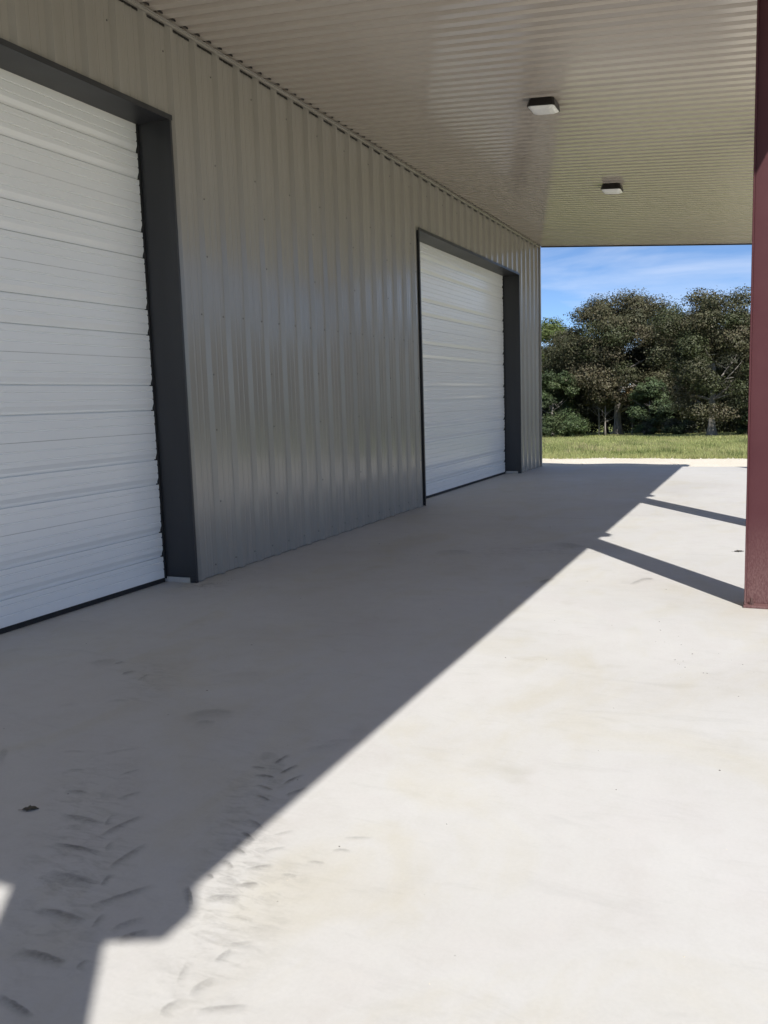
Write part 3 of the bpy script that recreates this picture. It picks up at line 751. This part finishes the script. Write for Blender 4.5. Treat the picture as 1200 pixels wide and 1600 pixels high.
# ------------------------------------------------------------------ marks and litter on the slab
MARKS = [(1.626, 2.669, 0.095, 0.02, 0.343, 0.3),(1.775, 2.523, 0.071, 0.025, 0.431, 0.35),(1.919, 2.37, 0.082, 0.026, 0.285, 0.5),(2.096, 2.202, 0.158, 0.026, -0.008, 0.55),(2.229, 2.041, 0.178, 0.023, 0.031, 0.8),(2.349, 1.88, 0.173, 0.045, 0.005, 0.6),(2.466, 1.718, 0.155, 0.029, 0.002, 0.8),(2.558, 1.558, 0.142, 0.028, -0.009, 0.9),(2.641, 1.395, 0.126, 0.019, -0.188, 0.9),(1.823, 2.747, 0.129, 0.021, 0.77, 0.25),(2.002, 2.593, 0.079, 0.018, 1.09, 0.4),(2.14, 2.428, 0.085, 0.021, 1.104, 0.45),(2.279, 2.223, 0.173, 0.023, 1.352, 0.6),(2.437, 2.076, 0.153, 0.024, 1.493, 0.6),(2.576, 1.881, 0.171, 0.024, 0.993, 0.6),(2.691, 1.766, 0.092, 0.026, 1.069, 0.45),(2.737, 1.729, 0.075, 0.027, 0.883, 0.7),(2.202, 2.249, 0.071, 0.005, 2.043, 0.4),(2.332, 2.107, 0.058, 0.005, 2.006, 0.45),(2.467, 1.937, 0.061, 0.008, 1.912, 0.55),(2.592, 1.76, 0.061, 0.008, 1.862, 0.5),(2.694, 1.59, 0.04, 0.01, 1.683, 0.5),(2.511, 2.913, 0.09, 0.015, 1.492, 0.8),(2.587, 2.836, 0.092, 0.017, 1.347, 0.9),(2.653, 2.758, 0.097, 0.016, 1.305, 0.9),(2.715, 2.667, 0.085, 0.018, 1.103, 0.8),(2.461, 2.803, 0.063, 0.016, 0.055, 0.6),(2.525, 2.735, 0.076, 0.02, 0.041, 0.8),(2.574, 2.652, 0.076, 0.015, -0.257, 0.8),(2.615, 2.577, 0.066, 0.013, -0.326, 0.7),(2.693, 2.394, 0.086, 0.012, -0.475, 0.6),(2.717, 2.312, 0.073, 0.01, -0.515, 0.8),(2.743, 2.223, 0.072, 0.011, -0.453, 0.6),(2.755, 2.134, 0.059, 0.009, -0.522, 0.6),(2.741, 2.058, 0.035, 0.006, -0.616, 0.7),(2.744, 1.95, 0.097, 0.003, -0.819, 0.8),(2.489, 2.872, 0.067, 0.085, 0.83, 0.25),(2.589, 2.728, 0.061, 0.173, 0.535, 0.2),(2.829, 2.378, 0.069, 0.012, 0.889, 0.35),(2.859, 2.269, 0.069, 0.012, 0.845, 0.35),(2.866, 2.158, 0.08, 0.015, 0.695, 0.4),(2.885, 2.059, 0.061, 0.021, 0.594, 0.5),(2.856, 1.959, 0.087, 0.03, 0.44, 0.5),(2.816, 2.047, 0.081, 0.03, -0.345, 0.35),(3.076, 2.434, 0.085, 0.013, 0.358, 0.35),(3.06, 2.338, 0.054, 0.012, 0.286, 0.4),(3.016, 2.245, 0.052, 0.011, 0.215, 0.4),(2.975, 2.152, 0.046, 0.01, 0.128, 0.35),(3.023, 1.536, 0.057, 0.027, 1.394, 0.45),(3.127, 1.572, 0.109, 0.02, 0.497, 0.5),(3.021, 1.754, 0.052, 0.022, 1.426, 0.45),(3.05, 1.626, 0.075, 0.028, 1.396, 0.4),(2.962, 1.66, 0.087, 0.016, 1.931, 0.25),(3.025, 1.799, 0.076, 0.022, 0.625, 0.3),(1.95, 3.181, 0.21, 0.10, 0.489, 0.42),(1.977, 3.098, 0.088, 0.07, 0.337, 0.3),(0.946, 3.768, 0.054, 0.03, 1.404, 0.6),(1.133, 3.634, 0.075, 0.036, 1.41, 0.5),(1.254, 3.605, 0.109, 0.022, 1.746, 0.45),(0.872, 3.719, 0.13, 0.103, 0.903, 0.35),(1.381, 3.229, 0.108, 0.038, 0.499, 0.2),(1.19, 3.097, 0.09, 0.047, 0.528, 0.2),(1.394, 2.502, 0.039, 0.116, 0.678, 0.5),(1.676, 7.482, 0.312, 0.217, 0.68, 0.3),(2.435, 8.166, 0.373, 0.186, -0.651, 0.35),(3.398, 6.747, 0.244, 0.036, 1.31, 0.5),(2.745, 6.591, 0.197, 0.047, 1.282, 0.7),(3.412, 6.848, 0.086, 0.064, -0.721, 0.6),(2.65, 3.138, 0.163, 0.042, 0.554, 0.2),(1.774, 3.722, 0.298, 0.108, 0.607, 0.15),(2.641, 3.039, 0.161, 0.065, 0.675, 0.15)]
def mark_mesh(curve, jag, rs):
    r = random.Random(rs); n = 8; v = []; f = []; uv = []
    for i in range(n+1):
        t = i/n; c = curve*(1-(2*t-1)**2)
        for j in (0, 1):
            v.append((t-0.5, (j-0.5)*(1+r.uniform(-jag, jag))+c, 0)); uv.append((t, j))
    for i in range(n): f.append((2*i, 2*i+2, 2*i+3, 2*i+1))
    me = bpy.data.meshes.new('tread_mark'); me.from_pydata(v, [], f); me.update()
    l = me.uv_layers.new(name='UVMap')
    for lp_ in me.loops: l.data[lp_.index].uv = uv[lp_.vertex_index]
    me.materials.append(M_SMEAR); return me
MM = [mark_mesh(0.30, 0.06, 1), mark_mesh(0.18, 0.08, 2), mark_mesh(0.1, 0.1, 3), mark_mesh(0.4, 0.06, 4)]
for i, (x, y, L, W, a, s) in enumerate(MARKS):
    o = bpy.data.objects.new('tread_mark', MM[(i*5+i//3) % 4]); COL.link(o); o.parent = slab
    o.location = (x, y, 0.0015+0.00002*i); o.rotation_euler = (0, 0, a); o.scale = (L*1.15, max(W, 0.016)*1.9, 1)
    o['strength'] = float(s)*0.75

dm = mark_mesh(0.0, 0.05, 9); dm.materials.clear(); dm.materials.append(M_DUST); dm.name = 'tread_smudge'
for i, (x, y, L, W, a, s) in enumerate([(2.2, 2.1, 1.9, 0.42, 2.226, 0.20), (2.62, 2.45, 1.3, 0.30, 1.98, 0.20), (2.95, 1.9, 1.0, 0.36, 1.75, 0.15), (1.3, 3.6, 1.0, 0.4, 2.2, 0.15), (2.3, 7.9, 1.6, 0.7, 0.4, 0.22), (0.12, 5.72, 0.5, 0.25, 0.3, 0.5)]):
    o = bpy.data.objects.new('tread_smudge', dm); COL.link(o); o.parent = slab
    o.location = (x, y, 0.0006+0.00005*i); o.rotation_euler = (0, 0, a); o.scale = (L, W, 1); o['strength'] = float(s)

def dry_leaf(x, y, L, rz, lab):
    root = mesh_obj('dry_leaf', [], [], None); me = root.data
    n = 8; v = []; f = []
    for i in range(n+1):
        t = i/n; w = 0.30*math.sin(math.pi*t**0.8)*(1+0.35*math.sin(i*2.6)); z = 0.05*math.sin(math.pi*t)+0.03
        v += [(t-0.5, -w, z+0.03+0.03*math.sin(i*1.7)), (t-0.5, 0, z-0.01), (t-0.5, w, z+0.03+0.02*math.sin(i*2.3))]
    for i in range(n):
        for j in (0, 1): f.append((3*i+j, 3*i+3+j, 3*i+4+j, 3*i+1+j))
    b = len(v); v += [(-0.5, -0.012, 0.02), (-0.5, 0.012, 0.02), (-0.78, 0.05, 0.012), (-0.78, 0.03, 0.012)]; f.append((b, b+1, b+2, b+3))
    me.from_pydata([(p[0]*L, p[1]*L, p[2]*L) for p in v], [], f); me.update(); me.materials.append(M_DRY)
    sd = root.modifiers.new('thickness', 'SOLIDIFY'); sd.thickness = 0.0008
    root.location = (x, y, 0.0005); root.rotation_euler = (0, 0, rz); tag(root, lab, 'leaf', 'dry leaves on the slab')
dry_leaf(1.861, 2.213, 0.058, 0.5, 'small dark curled leaf lying on the shaded concrete at lower left')
dry_leaf(4.048, 8.271, 0.085, 0.3, 'small brown leaf on the sunlit concrete beside the red post')
pts = [(random.uniform(3.0, 4.9), random.uniform(2.2, 8.5), 0.0) for _ in range(22)]+[(random.uniform(0.3, 3.2), random.uniform(2.0, 12.0), 0.0) for _ in range(50)]
pts += [(3.79+random.gauss(0, .12), 5.2+random.gauss(0, .25), 0) for _ in range(14)]+[(4.0+random.gauss(0, .1), 4.75+random.gauss(0, .15), 0) for _ in range(10)]+[(0.02+random.uniform(0, .25), random.uniform(5.4, 6.4), 0) for _ in range(16)]
tag(chips('debris_specks', pts, 0.002, 0.006, M_CHIP, 0.5), 'tiny dark specks of grit scattered over the concrete', 'grit', kind='stuff')
pts = [(3.432, 2.374, 0), (2.62, 1.72, 0), (2.64, 1.74, 0), (3.55, 1.85, 0)]+[(random.uniform(2.9, 4.6), random.uniform(1.6, 5), 0) for _ in range(22)]
tag(chips('pale_chips', pts, 0.002, 0.0045, M_STONE, 0.5), 'tiny white chips on the sunlit concrete', 'grit', kind='stuff')
